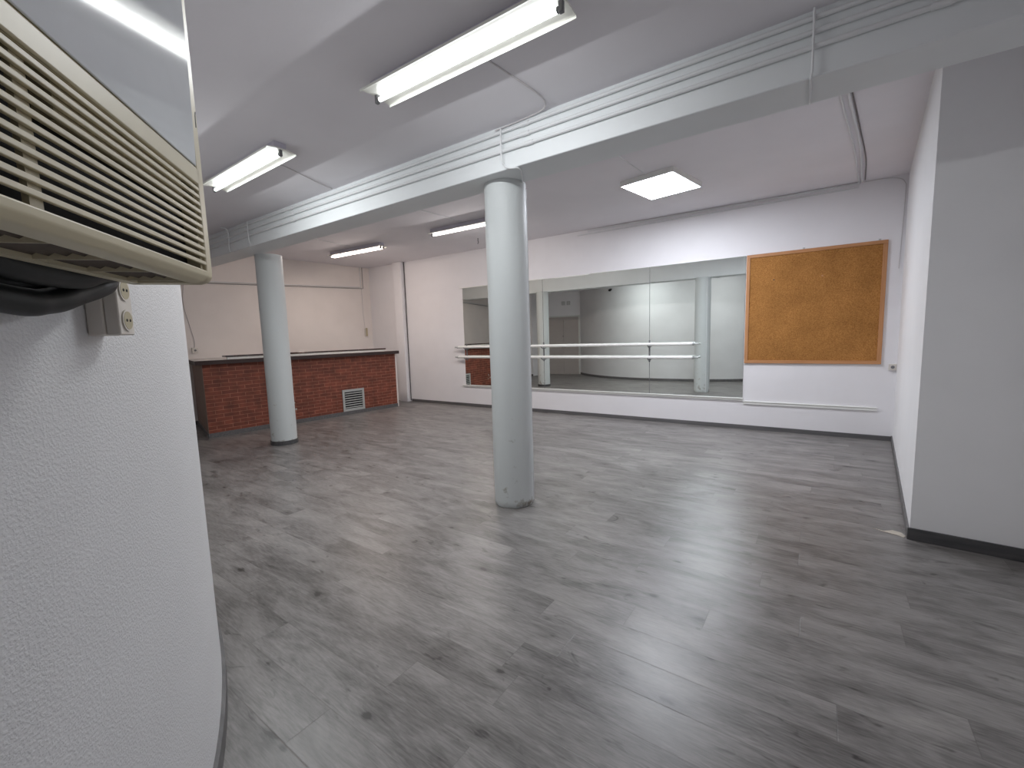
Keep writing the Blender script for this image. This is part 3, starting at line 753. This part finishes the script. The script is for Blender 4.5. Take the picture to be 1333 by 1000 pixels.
# side profile of the cheeks, rounded at the bottom front
def cheek(x0, x1, y1=0.):
    prof = [(-DP,0),(-.022,0),(-.008,.004),(y1-.001,.014),(y1,.03),(y1,HT-.03),(y1-.02,HT),(-DP,HT)]
    add_profile_x(bm, prof, x0, x1)
cheek(0, .028); cheek(W-.016, W)
add_profile_x(bm, [(-.034,0),(-.022,0),(-.008,.004),(-.001,.014),(0,gz0),(-.012,gz0),(-.034,.012)], .016, W-.016)      # bottom lip
add_box(bm, (.016, -DP, 0), (W-.016, -DP+.012, gz1))                                                                # back
add_box(bm, (.016, -DP, gz1), (W-.016, -.004, HT))                                                                     # upper body
add_box(bm, (.016, -.006, gz1), (W-.016, 0, bz))                                                                       # beige band
obj('casing', bm, M_ac, t, bevel=.0025)
# front panel, slightly bowed
bm = new_bm(); nseg = 12; prof = []
for i in range(nseg+1):
    k = i/nseg; z = bz+.0025+(HT-bz-.012)*k; prof.append((.0006+.006*math.sin(PI*k*.5)**1.0*(1-k*.35), z))
prof = prof+[(-.003, prof[-1][1]), (-.003, prof[0][1])]
add_profile_x(bm, prof, .029, W-.017); obj('front_panel', bm, M_acpanel, t, smooth=True, bevel=.0015)
bm = new_bm(); add_tube(bm, [(.040, .0105, .300), (.042, .0112, .310), (.041, .0112, .322), (.038, .0112, .330)], .0008, 5); obj('scratch_mark', bm, M_capm, t)
# dark inside and supports
bm = new_bm(); add_box(bm, (.017, -.034, gz0+.004), (W-.017, -.030, gz1-.001)); obj('grille_back', bm, M_dark, t)
for x in (.455, .70):
    bm = new_bm(); add_box(bm, (x, -.013, gz0), (x+.020, -.0065, gz1-.001)); obj('grille_support', bm, M_acd, t)
bm = new_bm(); add_box(bm, (.085, -.029, gz1-.055), (.415, -.008, gz1-.001)); obj('inner_plate', bm, M_acd, t)
bm = new_bm(); add_box(bm, (.0285, -.029, gz0), (.040, -.0065, gz1-.001)); obj('grille_support', bm, M_acd, t)
bm = new_bm()
ns = 11
for i in range(ns):
    z = gz0+.0145+(gz1-gz0-.018)*i/(ns-.6)
    mt = Matrix.Translation((0, -.003, z))
    add_box(bm, (.016, -.003, -.0036), (W-.016, .0025, .0036), mt)
obj('grille_slats', bm, M_ac, t, bevel=.001)
# underside outlet: cross ribs and vanes over a dusty cavity
bm = new_bm(); add_box(bm, (.016, -DP+.012, .020), (W-.016, -.034, .024)); obj('outlet_cavity', bm, M_acbrown, t)
bm = new_bm()
for i in range(7): add_box(bm, (.06+i*.115, -DP+.012, .001), (.063+i*.115, -.033, .02))
add_box(bm, (.016, -DP+.012, .0), (W-.016, -DP+.022, .012))
obj('outlet_ribs', bm, M_ac, t)
bm = new_bm()
for j in range(4):
    mt = Matrix.Translation((0, -.118+j*.021, .011)) @ Matrix.Rotation(math.radians(30), 4, 'X')
    add_box(bm, (.017, -.009, -.0012), (W-.017, .009, .0012), mt)
obj('outlet_vanes', bm, M_acbrown, t)
# wall bracket behind the unit
bm = new_bm()
add_box(bm, (.30, -DP-.14, .30), (.55, -DP, .34)); obj('wall_bracket', bm, M_metal, t)
bm = new_bm(); add_box(bm, (.30, -DP-.14, .50), (.55, -DP, .54)); obj('wall_bracket', bm, M_metal, t)

# black hoses bundled behind the unit
def acp(x, y, z): 
    v = org-U*x+Nn*y; return (v.x, v.y, ZA+z)
hz = [(.02,-.008,.000,.030),(.0,-.03,-.012,.034),(-.01,-.055,-.022,.030)]
for k, (yo, r, dz, lab) in enumerate(((-.172,.023,.032,'front'),(-.218,.018,.016,'rear'),(-.196,.022,-.016,'lowest'))):
    pts = [acp(-.035+.012*k, yo, .035+dz), acp(.0, yo, .012+dz*.6), acp(.05+.02*k, yo, -.012+dz), acp(.12+.02*k, yo, -.030+dz), acp(.22, yo, -.034+dz), acp(.36, yo, -.020+dz), acp(.5, yo, .01+dz), acp(.62, yo, .06+dz)]
    sp_ = smooth_path(pts, 14)
    rad = [r*(1+.03*math.sin(i*.35+k)) for i in range(len(sp_))]
    bm = new_bm(); add_tube(bm, sp_, rad, 14)
    tag(obj('black_hose', bm, M_black, smooth=True), '%s black hose sagging under the back of the air conditioner' % lab, 'hose')

# double socket under the air conditioner
(ps, an) = curve_at(-1.272)
an2 = math.atan2(-math.sin(an), -math.cos(an))
# wall normal into the room
tn = Vector((math.cos(an), math.sin(an))); nr = Vector((-tn.y, tn.x))
if nr.dot(Vector((1,1))) < 0: nr = -nr
rz = math.atan2(nr.y, nr.x)+PI/2       # local -y along nr
socket((ps[0], ps[1], 1.593), rz, 'cream double socket on the curved wall under the air conditioner', 2, .068, .13, .056)

# ------------------------------------------------------------------ camera
cam = bpy.data.cameras.new('camera'); co = bpy.data.objects.new('camera', cam); C.objects.link(co)
rv = Vector((0.8266879110127175, 0.5618515137914879, -0.030165779214907467))
uv = Vector((-0.036074686021159444, 0.10642884356828972, 0.9936656974481867))
fv = Vector((-0.5615030853111173, 0.8203631986546751, -0.10825205531150979))
co.matrix_world = Matrix(((rv.x, uv.x, -fv.x, 0), (rv.y, uv.y, -fv.y, 0), (rv.z, uv.z, -fv.z, 1.5), (0, 0, 0, 1)))
cam.sensor_width = 36; cam.lens = 567.3577/1333*36; cam.clip_start = .02
sc.camera = co

w = bpy.data.worlds.new('world'); sc.world = w; w.use_nodes = True
w.node_tree.nodes['Background'].inputs[0].default_value = (.6,.62,.66,1); w.node_tree.nodes['Background'].inputs[1].default_value = .05
sc.view_settings.view_transform = 'Standard'; sc.view_settings.look = 'None'; sc.view_settings.gamma = 1
sc.view_settings.exposure = 2.3
try:
    sc.cycles.max_bounces = 14; sc.cycles.diffuse_bounces = 8; sc.cycles.glossy_bounces = 6
except Exception: pass
